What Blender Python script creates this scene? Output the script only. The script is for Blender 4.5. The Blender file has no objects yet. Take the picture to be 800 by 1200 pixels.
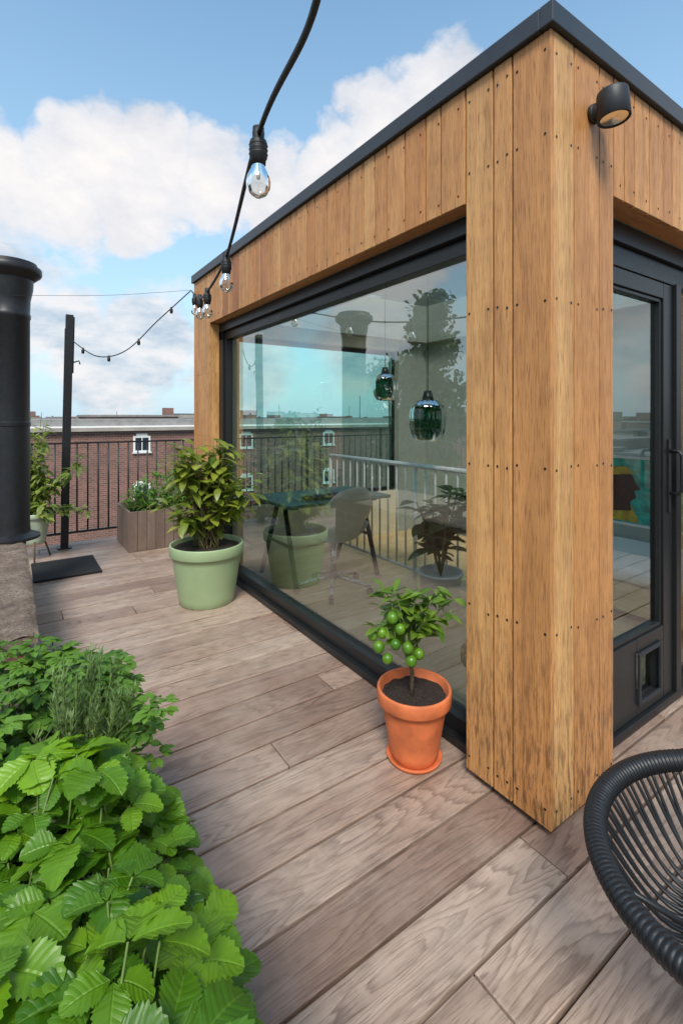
import bpy, math, random
from mathutils import Vector, Matrix, noise
random.seed(7)
R=random.uniform
D=bpy.data
scene=bpy.context.scene

# ---------------------------------------------------------------- materials
def mat_new(name):
    m=D.materials.new(name); m.use_nodes=True
    nt=m.node_tree
    b=nt.nodes.get('Principled BSDF')
    return m,nt,b
def L(nt,a,b): nt.links.new(a,b)
def node(nt,t,**k):
    n=nt.nodes.new(t)
    for a,v in k.items(): setattr(n,a,v)
    return n
def ramp(nt,src,stops,interp='LINEAR'):
    n=node(nt,'ShaderNodeValToRGB'); n.color_ramp.interpolation=interp
    e=n.color_ramp.elements
    while len(e)<len(stops): e.new(0.5)
    for i,(p,c) in enumerate(stops):
        e[i].position=p
        e[i].color=(c,c,c,1) if not hasattr(c,'__len__') else (c[0],c[1],c[2],1)
    L(nt,src,n.inputs[0]); return n.outputs[0]
def mixc(nt,fac,a,b,mode='MIX'):
    n=node(nt,'ShaderNodeMix',data_type='RGBA',blend_type=mode)
    if isinstance(fac,(int,float)): n.inputs[0].default_value=fac
    else: L(nt,fac,n.inputs[0])
    for i,s in ((6,a),(7,b)):
        if hasattr(s,'is_linked'): L(nt,s,n.inputs[i])
        else: n.inputs[i].default_value=(s[0],s[1],s[2],1)
    return n.outputs[2]
def math_n(nt,op,a,b=None,c=None):
    n=node(nt,'ShaderNodeMath',operation=op)
    for i,s in enumerate((a,b,c)):
        if s is None: continue
        if hasattr(s,'is_linked'): L(nt,s,n.inputs[i])
        else: n.inputs[i].default_value=s
    return n.outputs[0]
def mapping(nt,src,scale=(1,1,1),loc=(0,0,0)):
    n=node(nt,'ShaderNodeMapping'); n.inputs['Scale'].default_value=scale; n.inputs['Location'].default_value=loc
    L(nt,src,n.inputs[0]); return n.outputs[0]
def tnoise(nt,vec,scale,detail=4,rough=.55,dist=0):
    n=node(nt,'ShaderNodeTexNoise'); n.inputs['Scale'].default_value=scale; n.inputs['Detail'].default_value=detail
    n.inputs['Roughness'].default_value=rough; n.inputs['Distortion'].default_value=dist
    if vec is not None: L(nt,vec,n.inputs['Vector'])
    return n.outputs[0]
def bump(nt,b,h,strength=.3,dist=.002):
    n=node(nt,'ShaderNodeBump'); n.inputs['Strength'].default_value=strength; n.inputs['Distance'].default_value=dist
    L(nt,h,n.inputs['Height']); L(nt,n.outputs[0],b.inputs['Normal'])
def attr(nt,name='rnd'):
    n=node(nt,'ShaderNodeAttribute'); n.attribute_name=name; return n.outputs['Fac']
def uvn(nt): return node(nt,'ShaderNodeTexCoord').outputs['UV']
def objn(nt): return node(nt,'ShaderNodeTexCoord').outputs['Object']

def plain(name,col,rough=.5,metal=0,var=.12,bscale=40,bstr=.1,spec=None):
    m,nt,b=mat_new(name)
    o=objn(nt)
    n=tnoise(nt,o,bscale,3)
    c=mixc(nt,ramp(nt,n,[(.3,0.),(.7,1.)]),[x*(1-var) for x in col],[min(1,x*(1+var)) for x in col])
    L(nt,c,b.inputs['Base Color'])
    rr=math_n(nt,'MULTIPLY_ADD',n,.2,rough-.1); L(nt,rr,b.inputs['Roughness'])
    b.inputs['Metallic'].default_value=metal
    if spec is not None: b.inputs['Specular IOR Level'].default_value=spec
    if bstr>.06: bump(nt,b,n,bstr,.003)
    return m

def wood(name,cols,dark,rough=.55,poreamt=.5,weather=None,ringamt=.35,rings=26,rstretch=1.3,pscale=(300,11,1),mottle=.35,foot=0):
    m,nt,b=mat_new(name)
    uv=uvn(nt); rn=attr(nt)
    base=ramp(nt,rn,[(i/(len(cols)-1),c) for i,c in enumerate(cols)])
    s1=tnoise(nt,mapping(nt,uv,(16,1.1,1)),1.0,5,.6,.6)
    dk=mixc(nt,.38,base,dark)
    col=mixc(nt,ramp(nt,s1,[(.35,0.),(.68,1.)]),base,dk)
    # flat-sawn figure: contour lines of a stretched smooth noise field
    f0=tnoise(nt,mapping(nt,uv,(7.0,rstretch*.55,1)),1.0,1.5,.4,.25)
    f1=tnoise(nt,mapping(nt,uv,(60,4,1)),1.0,2,.5)
    ph=math_n(nt,'MULTIPLY_ADD',f0,rings,math_n(nt,'MULTIPLY',f1,1.1))
    fr=math_n(nt,'FRACT',ph)
    rg=ramp(nt,fr,[(.0,0.),(.55,.25),(.86,1.),(1.0,0.)])
    rfade=ramp(nt,tnoise(nt,mapping(nt,uv,(9,1.4,1),(4,7,0)),1.0,2),[(.3,.25),(.65,1.)])
    col=mixc(nt,math_n(nt,'MULTIPLY',math_n(nt,'MULTIPLY',rg,rfade),ringamt),col,dark)
    p=tnoise(nt,mapping(nt,uv,pscale),1.0,2,.6)
    pr=ramp(nt,p,[(.54,0.),(.66,1.)])
    col=mixc(nt,math_n(nt,'MULTIPLY',pr,poreamt),col,dark)
    o=objn(nt)
    if weather:
        wn=tnoise(nt,mapping(nt,o,(1,1,.6)),1.7,5,.65)
        col=mixc(nt,math_n(nt,'MULTIPLY',ramp(nt,wn,[(.42,0.),(.7,1.)]),.40),col,weather)
    if mottle:
        wn2=tnoise(nt,o,9 if weather else 5,4,.6)
        col=mixc(nt,math_n(nt,'MULTIPLY',ramp(nt,wn2,[(.50,0.),(.75,1.)]),mottle),col,[x*.5 for x in cols[-1]])
    if foot:
        sz=node(nt,'ShaderNodeSeparateXYZ'); L(nt,o,sz.inputs[0])
        low=ramp(nt,sz.outputs[2],[(.0,1.),(.9,0.)])
        ft=tnoise(nt,mapping(nt,uv,(60,9,1)),1.0,5,.7)
        col=mixc(nt,math_n(nt,'MULTIPLY',math_n(nt,'MULTIPLY',ramp(nt,ft,[(.48,0.),(.60,1.)]),low),foot),col,(.07,.035,.018))
    L(nt,col,b.inputs['Base Color'])
    rr=math_n(nt,'MULTIPLY_ADD',s1,.25,rough-.1); L(nt,rr,b.inputs['Roughness'])
    h=math_n(nt,'ADD',math_n(nt,'MULTIPLY',pr,-.6),math_n(nt,'MULTIPLY_ADD',rg,-.5,s1))
    bump(nt,b,h,.4,.0015)
    return m

M={}
M['clad']=wood('cedar_cladding',[(.76,.43,.165),(.60,.265,.085),(.70,.35,.125),(.42,.165,.062)],(.15,.048,.014),.5,.66,None,.34,26,.5,(320,10,1),.24,.85)
M['deck']=wood('weathered_deck_wood',[(.53,.395,.31),(.42,.29,.22),(.29,.185,.138)],(.070,.036,.025),.44,.45,(.54,.44,.365),.70,20,1.6)
M['planterwood']=wood('planter_wood',[(.30,.21,.165),(.20,.135,.105)],(.05,.03,.025),.65,.4,(.30,.24,.2),.3)
M['oak']=wood('oak_floor',[(.88,.66,.35),(.80,.58,.28)],(.42,.27,.12),.4,.2,None,.2,mottle=0)
M['black']=plain('black_powder_coat',(.012,.013,.014),.38,0,.15,60,.03)
M['blackm']=plain('black_steel',(.014,.015,.018),.42,.1,.2,30,.06)
M['fascia']=plain('dark_grey_zinc',(.055,.062,.072),.42,.5,.1,10,.03)
M['mat']=plain('black_coir',(.010,.010,.011),.95,0,.5,260,1.0)
M['subs']=plain('dark_underlay',(.005,.004,.004),.9)
M['white']=plain('sage_grey_plaster',(.40,.45,.40),.8,0,.03,8,.05)
M['cream']=plain('cream_plaster',(.80,.73,.52),.8,0,.03,8,.05)
M['whitep']=plain('white_paint',(.84,.84,.82),.4,0,.03,20,.03)
M['terra']=plain('terracotta',(.60,.155,.052),.7,0,.22,11,.3)
M['sage']=plain('sage_ceramic',(.29,.38,.205),.45,0,.05,9,.06)
M['lamp']=plain('charcoal_aluminium',(.030,.033,.038),.5,.3,.1,90,.05)
M['rope']=plain('black_cord',(.010,.011,.013),.45,0,.2,120,.1)
M['cable']=plain('black_cable',(.012,.013,.013),.55,0,.2,120,.1)
M['bark']=plain('bark',(.12,.085,.05),.9,0,.35,60,.6)
M['stem']=plain('green_stem',(.13,.20,.045),.6,0,.2,60,.2)
M['stemred']=plain('reddish_stem',(.16,.13,.05),.6,0,.25,60,.2)
M['taupe']=plain('taupe_shell',(.82,.74,.55),.45,0,.04,20,.03)
M['desktop']=plain('teal_linoleum',(.10,.19,.16),.5,0,.05,20,.03)
M['screw']=plain('screw_head',(.020,.012,.008),.5,.4)
M['linen']=plain('linen',(.80,.78,.70),.95,0,.05,60,.3)
M['roofgrey']=plain('roof_grey',(.26,.25,.24),.85,0,.2,3,.1)
M['roofdark']=plain('roof_dark',(.09,.09,.095),.85,0,.3,2,.1)
M['facade1']=plain('render_facade',(.36,.32,.28),.85,0,.2,1,.1)
M['ground']=plain('street_asphalt',(.06,.062,.06),.9,0,.4,.3,.1)
M['winglass']=plain('dark_window',(.03,.04,.05),.1,0,.2,1,0)
M['steel']=plain('polished_steel',(.5,.5,.5),.25,.9,.05)
M['palepot']=plain('pale_green_glaze',(.42,.50,.38),.35,0,.06,9,.05)

def soil():
    m,nt,b=mat_new('potting_soil'); o=objn(nt)
    n=tnoise(nt,o,90,8,.75); v=node(nt,'ShaderNodeTexVoronoi'); v.inputs['Scale'].default_value=140; L(nt,o,v.inputs['Vector'])
    c=ramp(nt,n,[(.3,(.012,.008,.006)),(.55,(.045,.028,.02)),(.8,(.13,.09,.065))]); L(nt,c,b.inputs['Base Color'])
    b.inputs['Roughness'].default_value=.95
    bump(nt,b,math_n(nt,'ADD',n,v.outputs[0]),1.0,.012); return m
M['soil']=soil()
def stone():
    m,nt,b=mat_new('mossy_coping_stone'); o=objn(nt)
    n=tnoise(nt,o,7,9,.7); n2=tnoise(nt,o,55,6,.75)
    c=ramp(nt,n,[(.3,(.12,.085,.062)),(.5,(.28,.205,.155)),(.7,(.46,.36,.28))])
    c=mixc(nt,ramp(nt,n2,[(.45,0.),(.65,1.)]),c,(.12,.08,.06))
    L(nt,c,b.inputs['Base Color']); b.inputs['Roughness'].default_value=.92
    bump(nt,b,math_n(nt,'ADD',math_n(nt,'MULTIPLY',n,2.),n2),1.0,.02); return m
M['stone']=stone()
def brick():
    m,nt,b=mat_new('red_brick'); 
    g=node(nt,'ShaderNodeTexCoord'); sx=node(nt,'ShaderNodeSeparateXYZ'); L(nt,g.outputs['Object'],sx.inputs[0])
    cb=node(nt,'ShaderNodeCombineXYZ'); L(nt,math_n(nt,'ADD',sx.outputs[0],sx.outputs[1]),cb.inputs[0]); L(nt,sx.outputs[2],cb.inputs[1])
    t=node(nt,'ShaderNodeTexBrick'); t.inputs['Scale'].default_value=1.0
    t.inputs['Brick Width'].default_value=.30; t.inputs['Row Height'].default_value=.11; t.inputs['Mortar Size'].default_value=.012
    t.inputs['Color1'].default_value=(.30,.135,.10,1); t.inputs['Color2'].default_value=(.17,.078,.06,1); t.inputs['Mortar'].default_value=(.34,.26,.225,1)
    L(nt,cb.outputs[0],t.inputs['Vector'])
    n=tnoise(nt,g.outputs['Object'],1.4,6,.7)
    c=mixc(nt,ramp(nt,n,[(.4,0.),(.7,.6)]),t.outputs[0],(.15,.095,.08)); L(nt,c,b.inputs['Base Color']); b.inputs['Roughness'].default_value=.9
    return m
M['brick']=brick()

def leafmat(name,c1,c2,veins=False,rough=.42,trans=.3,tip=None):
    m,nt,b=mat_new(name)
    rn=attr(nt); uv=uvn(nt)
    col=mixc(nt,rn,c1,c2)
    sp=node(nt,'ShaderNodeSeparateXYZ'); L(nt,uv,sp.inputs[0])
    av=math_n(nt,'ABSOLUTE',sp.outputs[0])     # 0 at midrib, .5 at the edge
    mid=ramp(nt,av,[(.0,1.),(.045,0.)])
    o=objn(nt)
    n=tnoise(nt,o,25,2); col=mixc(nt,ramp(nt,n,[(.3,0.),(.75,.35)]),col,[x*.5 for x in c1])
    hgt=None
    if veins:
        ph=math_n(nt,'MULTIPLY_ADD',av,-3.6,math_n(nt,'MULTIPLY',sp.outputs[1],8.0))
        fr=math_n(nt,'FRACT',ph); d=math_n(nt,'ABSOLUTE',math_n(nt,'SUBTRACT',fr,.5))   # 0 at a vein
        vv=ramp(nt,d,[(.0,1.),(.07,0.)])
        vm=math_n(nt,'MAXIMUM',math_n(nt,'MULTIPLY',vv,.5),mid)
        col=mixc(nt,math_n(nt,'MULTIPLY',vm,.25),col,[min(1,x*1.25+.03) for x in c2])
        hgt=math_n(nt,'MULTIPLY_ADD',math_n(nt,'POWER',math_n(nt,'MULTIPLY',d,2.),.6),.36,math_n(nt,'MULTIPLY',mid,-.7))
    else:
        col=mixc(nt,math_n(nt,'MULTIPLY',mid,.4),col,[min(1,x*1.6+.03) for x in c2])
        hgt=math_n(nt,'MULTIPLY',mid,-1.)
    L(nt,col,b.inputs['Base Color']); b.inputs['Roughness'].default_value=rough
    bump(nt,b,hgt,.6 if veins else .4,.003)
    tr=node(nt,'ShaderNodeBsdfTranslucent'); L(nt,mixc(nt,.5,col,(.30,.48,.02)),tr.inputs[0])
    mx=node(nt,'ShaderNodeMixShader'); mx.inputs[0].default_value=trans
    L(nt,b.outputs[0],mx.inputs[1]); L(nt,tr.outputs[0],mx.inputs[2])
    L(nt,mx.outputs[0],nt.nodes['Material Output'].inputs[0]); return m
M['straw']=leafmat('strawberry_leaf',(.055,.165,.007),(.22,.42,.014),True,.40,.32)
M['herb']=leafmat('parsley_leaf',(.06,.16,.018),(.17,.33,.035),False,.5,.3)
M['rose']=leafmat('rosemary_leaf',(.08,.15,.04),(.18,.26,.08),False,.6,.2)
M['shrub']=leafmat('shrub_leaf',(.085,.145,.018),(.36,.39,.05),False,.32,.3)
M['lime']=leafmat('lime_leaf',(.065,.14,.015),(.20,.32,.035),False,.32,.28)
M['pale']=leafmat('pale_leaf',(.14,.22,.03),(.36,.42,.10),False,.45,.35)
M['dark']=leafmat('dark_leaf',(.03,.08,.02),(.09,.17,.04),False,.35,.15)
M['tree']=leafmat('tree_leaf',(.018,.04,.010),(.06,.10,.022),False,.5,.2)
def fruit():
    m,nt,b=mat_new('lime_fruit'); o=objn(nt); n=tnoise(nt,o,220,3); n2=tnoise(nt,o,12,2)
    L(nt,ramp(nt,n2,[(.35,(.045,.14,.010)),(.65,(.12,.25,.015))]),b.inputs['Base Color']); b.inputs['Roughness'].default_value=.3
    bump(nt,b,n,.4,.001); return m
M['fruit']=fruit()

def glass(name,tint,refl,rough=0.0):
    m=D.materials.new(name); m.use_nodes=True; nt=m.node_tree; nt.nodes.clear()
    o=node(nt,'ShaderNodeOutputMaterial'); t=node(nt,'ShaderNodeBsdfTransparent'); g=node(nt,'ShaderNodeBsdfGlossy')
    t.inputs[0].default_value=(*tint,1); g.inputs['Roughness'].default_value=rough; g.inputs[0].default_value=(.94,.98,.97,1)
    f=node(nt,'ShaderNodeFresnel'); f.inputs[0].default_value=1.52
    fac=math_n(nt,'MINIMUM',math_n(nt,'MAXIMUM',math_n(nt,'ADD',f.outputs[0],refl),0.),1.0)
    mx=node(nt,'ShaderNodeMixShader'); L(nt,fac,mx.inputs[0]); L(nt,t.outputs[0],mx.inputs[1]); L(nt,g.outputs[0],mx.inputs[2]); L(nt,mx.outputs[0],o.inputs[0])
    return m
M['glass']=glass('window_glass',(.97,.985,.96),.24)
M['dglass']=glass('door_glass',(.97,.985,.96),.10)
M['glassc']=glass('added_skylight_glass',(.98,.99,.99),-.02)  # clear pane for the skylight added to light the room
M['glass2']=glass('rear_window_glass',(.70,.93,.89),.02)
M['glassg']=glass('green_lamp_glass',(.02,.28,.19),.03,.03)
M['bulb']=glass('bulb_glass',(.93,.93,.91),.06)
M['lens']=glass('lamp_lens',(.6,.62,.62),.25,.15)
M['fil']=plain('filament',(.75,.6,.4),.5)

# ---------------------------------------------------------------- mesh builder
class MB:
    def __init__(s): s.v=[];s.f=[];s.uv=[];s.r=[];s.m=[];s.sm=[];s.mats=[]
    def mi(s,k):
        if k not in s.mats: s.mats.append(k)
        return s.mats.index(k)
    def face(s,idx,uv,r,k,smooth=False):
        s.f.append(idx); s.uv.extend(uv); s.r.append(r); s.m.append(s.mi(k)); s.sm.append(smooth)
    def box(s,x0,x1,y0,y1,z0,z1,k,r=None,ax=2,rot=None):
        if r is None: r=R(0,1)
        b=len(s.v); P=[(x0,y0,z0),(x1,y0,z0),(x1,y1,z0),(x0,y1,z0),(x0,y0,z1),(x1,y0,z1),(x1,y1,z1),(x0,y1,z1)]
        ou,ov=R(0,50),R(0,50)
        s.v+= [rot@Vector(p) for p in P] if rot is not None else P
        for q,pl in (((0,3,2,1),2),((4,5,6,7),2),((0,1,5,4),1),((2,3,7,6),1),((1,2,6,5),0),((3,0,4,7),0)):
            oth=[a for a in (0,1,2) if a!=pl]
            va=ax if ax in oth else oth[1]; ua=[a for a in oth if a!=va][0]
            s.face([b+i for i in q],[(P[i][ua]+ou,P[i][va]+ov) for i in q],r,k)
    def frame(s,x0,x1,y0,y1,hx0,hx1,hy0,hy1,z0,z1,k):
        s.box(x0,x1,y0,hy0,z0,z1,k); s.box(x0,x1,hy1,y1,z0,z1,k); s.box(x0,hx0,hy0+.0005,hy1-.0005,z0,z1,k); s.box(hx1,x1,hy0+.0005,hy1-.0005,z0,z1,k)
    def tube(s,pts,rad,k,seg=8,r=.5,caps=True,smooth=True):
        pts=[Vector(p) for p in pts]; n=len(pts)
        if not hasattr(rad,'__len__'): rad=[rad]*n
        b=len(s.v); up=None
        for i,p in enumerate(pts):
            t=(pts[min(i+1,n-1)]-pts[max(i-1,0)])
            if t.length<1e-9: t=Vector((0,0,1))
            t.normalize()
            if up is None:
                up=Vector((0,0,1)) if abs(t.z)<.9 else Vector((1,0,0))
            a=up-t*up.dot(t)
            if a.length<1e-6: a=t.orthogonal()
            a.normalize(); up=a; c=t.cross(a)
            for j in range(seg):
                an=2*math.pi*j/seg; s.v.append(p+(a*math.cos(an)+c*math.sin(an))*rad[i])
        for i in range(n-1):
            for j in range(seg):
                q=[b+i*seg+j,b+i*seg+(j+1)%seg,b+(i+1)*seg+(j+1)%seg,b+(i+1)*seg+j]
                s.face(q,[(j/seg,i),((j+1)/seg,i),((j+1)/seg,i+1),(j/seg,i+1)],r,k,smooth)
        if caps:
            s.face([b+j for j in range(seg)][::-1],[(0,0)]*seg,r,k); s.face([b+(n-1)*seg+j for j in range(seg)],[(0,0)]*seg,r,k)
    def lathe(s,prof,c,k,seg=40,r=.5,rot=None,smooth=True,wob=0):
        b=len(s.v); c=Vector(c)
        for (rr,z) in prof:
            for j in range(seg):
                a=2*math.pi*j/seg; v=Vector((rr*math.cos(a),rr*math.sin(a),z))
                if rot is not None: v=rot@v
                s.v.append(c+v)
        for i in range(len(prof)-1):
            for j in range(seg):
                q=[b+i*seg+j,b+i*seg+(j+1)%seg,b+(i+1)*seg+(j+1)%seg,b+(i+1)*seg+j]
                s.face(q,[(j/seg,i),((j+1)/seg,i),((j+1)/seg,i+1),(j/seg,i+1)],r,k,smooth)
    def disc(s,c,nrm,rad,k,seg=8,r=.5):
        c=Vector(c);nrm=Vector(nrm).normalized();a=nrm.orthogonal().normalized();d=nrm.cross(a);b=len(s.v)
        for j in range(seg):
            an=2*math.pi*j/seg; s.v.append(c+(a*math.cos(an)+d*math.sin(an))*rad)
        s.face([b+j for j in range(seg)],[(0,0)]*seg,r,k)
    def leaf(s,base,dr,nrm,ln,wd,k,r=None,n=5,fold=.25,droop=.3,serr=0,cross=1,shape=.9,ripple=0,pw=.75):
        if r is None: r=R(0,1)
        base=Vector(base); dr=Vector(dr).normalized(); nrm=Vector(nrm); sd=dr.cross(nrm)
        if sd.length<1e-4: sd=dr.orthogonal()
        sd.normalize(); nn=sd.cross(dr).normalized()
        b=len(s.v); w=2*cross+1; uvs=[]
        ph=R(0,6)
        for i in range(n+1):
            t=i/n
            hw=wd*.5*(math.sin(math.pi*min(1,t**shape))**pw if 0<t<1 else 0.02)
            for j in range(w):
                q=(j-cross)/cross
                h2=hw; ext=0
                if serr and abs(q)==1:
                    if i%2==0: h2=hw*(1-serr)
                    else: ext=serr*ln*.22
                x=t*ln+ext
                z=abs(q)*hw*fold-droop*ln*t*t + ripple*ln*math.sin(t*22+abs(q)*-3+ph)*.02*abs(q)
                s.v.append(base+dr*x+sd*(q*h2)+nn*z); uvs.append((q*.5,t))
        for i in range(n):
            for j in range(w-1):
                q=[i*w+j,i*w+j+1,(i+1)*w+j+1,(i+1)*w+j]
                s.face([b+x for x in q],[uvs[x] for x in q],r,k,True)
    def build(s,name,parent=None,bevel=0,bseg=2):
        me=D.meshes.new(name); me.from_pydata([tuple(v) for v in s.v],[],s.f); 
        ul=me.uv_layers.new(name='UVMap'); fl=[c for u in s.uv for c in u]; ul.data.foreach_set('uv',fl)
        at=me.attributes.new('rnd','FLOAT','FACE'); at.data.foreach_set('value',s.r)
        for k in s.mats: me.materials.append(M[k])
        me.polygons.foreach_set('material_index',s.m); me.polygons.foreach_set('use_smooth',s.sm); me.update()
        o=D.objects.new(name,me); scene.collection.objects.link(o)
        if parent: o.parent=parent
        if bevel:
            md=o.modifiers.new('bevel','BEVEL'); md.width=bevel; md.segments=bseg; md.limit_method='ANGLE'; md.angle_limit=.7
        return o
def empty(name):
    e=D.objects.new(name,None); scene.collection.objects.link(e); e.empty_display_size=.1; return e
def rdir(zmin=-1,zmax=1):
    a=R(0,2*math.pi); z=R(zmin,zmax); q=math.sqrt(max(0,1-z*z)); return Vector((q*math.cos(a),q*math.sin(a),z))

# ================================================================ DECK
W=.19
m=MB()
special={.687:[1.03,3.2],.877:[1.50,3.9],1.067:[-.6,2.7],1.827:[.99,-.9]}
rs=random.Random(3)
y=.687-14*W
while y<6.55:
    xs=None
    for kx,v in special.items():
        if abs(kx-y)<.01: xs=sorted(v)
    if xs is None:
        xs=[]; x=-2.3+rs.uniform(.6,2.8)
        while x<5.0: xs.append(x); x+=rs.uniform(1.9,3.4)
    ed=[-2.35]+xs+[5.6]
    for a,b in zip(ed[:-1],ed[1:]):
        if b-a<.05: continue
        dz=rs.uniform(-.0012,.0012)
        m.box(a+.0025,b-.0025,y+.0056,y+W-.0056,-.028,dz,'deck',None,0)
    y+=W
dk=empty('wooden_deck'); m.build('deck_boards',dk,.0035,2)
m=MB(); 
m.box(-2.45,5.7,-2.1,6.75,-.34,-.10,'subs'); m.box(-2.4,5.65,-2.05,6.7,-9,-.35,'brick')
ab=empty('apartment_block'); m.build('roof_and_walls',ab)

# ================================================================ PAVILION
pv=empty('rooftop_pavilion')
X0,Y0,Y1,X1=1.57,.985,4.97,4.95
ZB,ZW,ZT=2.39,2.87,2.95
g=.0042
m=MB()
def lboard(a,b,z0,z1,r=None): m.box(X0+R(0,.0012),X0+.021,a+g,b-g,z0,z1,'clad',r,2)
def rboard(a,b,z0,z1,r=None): m.box(a+g,b-g,Y0+R(0,.0012),Y0+.021,z0,z1,'clad',r,2)
rs=random.Random(11)
for a,b,r in ((Y0-.0042,1.144,.28),(1.144,1.232,.66),(1.232,1.372,.10)): lboard(a,b,.035,ZW,r)
y=1.372
while y<4.5-.02:
    w=rs.choice([.088,.135,.112,.14,.095]); b=min(4.5,y+w)
    if 4.5-b<.05: b=4.5
    lboard(y,b,ZB,ZW,min(1,R(.0,.9)+.25*(y-1.4)/3)); y=b
for a,b in ((4.5,4.61),(4.61,4.74),(4.74,4.83),(4.83,4.97)): lboard(a,b,.035,ZW)
for a,b,r in ((X0+.0215-g,1.72,.0),(1.72,1.90,.5),(1.90,2.01,.78)): rboard(a,b,.035,ZW,r)
x=2.01
while x<3.5-.02:
    w=rs.choice([.088,.135,.112,.14,.095]); b=min(3.5,x+w)
    if 3.5-b<.05: b=3.5
    rboard(x,b,ZB,ZW); x=b
while x<X1-.02:
    w=rs.choice([.088,.135,.112,.14,.095]); b=min(X1,x+w)
    rboard(x,b,.035,ZW); x=b
m.box(X0+.023,1.668,1.349,1.370,.035,ZB-.002,'clad',None,2)
m.box(X0+.023,1.668,4.502,4.523,.035,ZB-.002,'clad',None,2)
m.box(X0+.023,1.668,1.372,2.9,ZB+.002,ZB+.02,'clad',.4,1)
m.box(X0+.023,1.668,2.905,4.5,ZB+.002,ZB+.02,'clad',.7,1)
m.box(1.989,2.008,Y0+.023,1.098,.035,ZB-.002,'clad',None,2)
m.box(2.012,3.5,Y0+.023,1.098,ZB+.002,ZB+.02,'clad',.5,0)
m.build('timber_cladding',pv,.0022,2)
m=MB()
rs=random.Random(5)
def sl(yc,z): m.disc((X0-.0010,yc,z+rs.uniform(-.008,.008)),(-1,0,0),.0050,'screw',10)
def sr(xc,z): m.disc((xc,Y0-.0010,z+rs.uniform(-.008,.008)),(0,-1,0),.0050,'screw',10)
for a,b in ((Y0,1.144),(1.144,1.232),(1.232,1.372),(4.5,4.61),(4.61,4.74),(4.74,4.83),(4.83,4.97)):
    for z in (.10,.72,1.31,1.92,2.5,2.80):
        sl(a+.022,z); sl(b-.022,z)
for a,b in ((X0+.01,1.72),(1.72,1.90),(1.90,2.01)):
    for z in (.10,.72,1.31,1.92,2.5,2.80):
        sr(a+.025,z); sr(b-.022,z)
for i in range(27):
    for z in (2.44,2.80): sl(1.41+i*.114,z)
for i in range(13):
    for z in (2.44,2.80): sr(2.06+i*.114,z)
m.build('cladding_screws',pv)
HX0,HX1,HY0,HY1=1.95,4.50,1.35,4.60  # roof opening for an added, unseen skylight that lets daylight into the room
m=MB()
m.box(X0+.024,1.64,Y0+.024,1.346,.03,ZW-.002,'subs'); m.box(1.642,1.985,Y0+.024,1.15,.03,ZW-.002,'subs')
m.box(X0+.024,1.66,1.348,Y1-.003,ZB+.024,ZW-.002,'subs'); m.box(X0+.024,1.70,4.526,Y1-.003,.03,ZB+.02,'subs')
m.box(1.99,X1-.003,Y0+.024,1.12,ZB+.024,ZW-.003,'subs'); m.box(3.5,X1-.003,Y0+.024,1.12,.03,ZB+.02,'subs')
m.frame(1.665,X1-.004,1.13,Y1-.004,HX0-.02,HX1+.02,HY0-.02,HY1+.02,2.60,2.865,'subs')
m.build('substructure',pv)
m=MB()
m.box(X0-.022,X1,Y0-.022,Y0+.03,ZW+.002,ZT,'fascia'); m.box(X0-.022,X0+.03,Y0+.0305,Y1+.02,ZW+.002,ZT,'fascia')
m.frame(X0+.031,X1,Y0+.031,Y1+.02,HX0-.02,HX1+.02,HY0-.02,HY1+.02,ZW+.002,ZT-.03,'roofdark')
m.build('roof_edge_trim',pv,.004)
m=MB(); m.frame(HX0-.05,HX1+.05,HY0-.05,HY1+.05,HX0,HX1,HY0,HY1,2.502,2.94,'white'); m.build('added_skylight_upstand',pv)  # added skylight, out of view, put in to brighten the interior
m=MB(); m.box(HX0-.04,HX1+.04,HY0-.04,HY1+.04,2.943,2.951,'glassc'); m.build('added_skylight_pane',pv)
m=MB()
m.box(1.68,4.9,1.19,4.9,-.02,.012,'subs')
yy=1.2
while yy<4.72:
    x=1.80-R(0,1)
    while x<4.6:
        b=x+R(1.2,1.9); m.box(max(x,1.80)+.0008,min(b,4.62),yy+.0008,yy+.139,.014,.03,'oak',None,0); x=b
    yy+=.14
m.build('oak_floor',pv)
m=MB()
m.frame(1.80,4.62,1.16,4.75,HX0,HX1,HY0,HY1,2.47,2.50,'white')
m.box(4.60,4.90,1.16,4.90,.03,2.469,'white')
m.box(3.5,4.598,1.13,1.22,.03,2.468,'white')
m.box(1.79,1.95,4.70,4.90,.03,2.468,'cream'); m.box(4.12,4.598,4.70,4.90,.03,2.468,'white')
m.box(1.952,4.118,4.70,4.90,.03,.55,'cream'); m.box(1.952,4.118,4.70,4.90,2.34,2.468,'cream')
m.box(1.76,1.79,4.40,4.90,.03,2.468,'cream')
m.build('interior_walls',pv)
m=MB()
m.box(1.952,1.99,4.78,4.84,.552,2.338,'black');m.box(4.08,4.118,4.78,4.84,.552,2.338,'black')
m.box(1.992,4.078,4.78,4.84,.552,.60,'black');m.box(1.992,4.078,4.78,4.84,2.29,2.338,'black')
m.build('rear_window_frame',pv,.003)
m=MB(); m.box(1.992,4.078,4.80,4.81,.60,2.29,'glass2'); m.build('rear_window_pane',pv)
m=MB()
m.box(1.665,1.80,1.372,4.50,.002,.045,'black')
m.box(1.70,1.80,1.372,4.50,.046,.115,'black')
m.box(1.668,1.80,1.372,4.50,2.31,ZB,'black')
m.box(1.705,1.80,1.372,4.50,2.235,2.309,'black')
m.box(1.668,1.80,1.374,1.43,.116,2.234,'black')
m.box(1.668,1.755,4.42,4.498,.116,2.234,'black')
m.box(1.690,1.757,4.385,4.419,.116,2.234,'black')
m.build('long_window_frame',pv,.003)
m=MB(); b=len(m.v)
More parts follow.
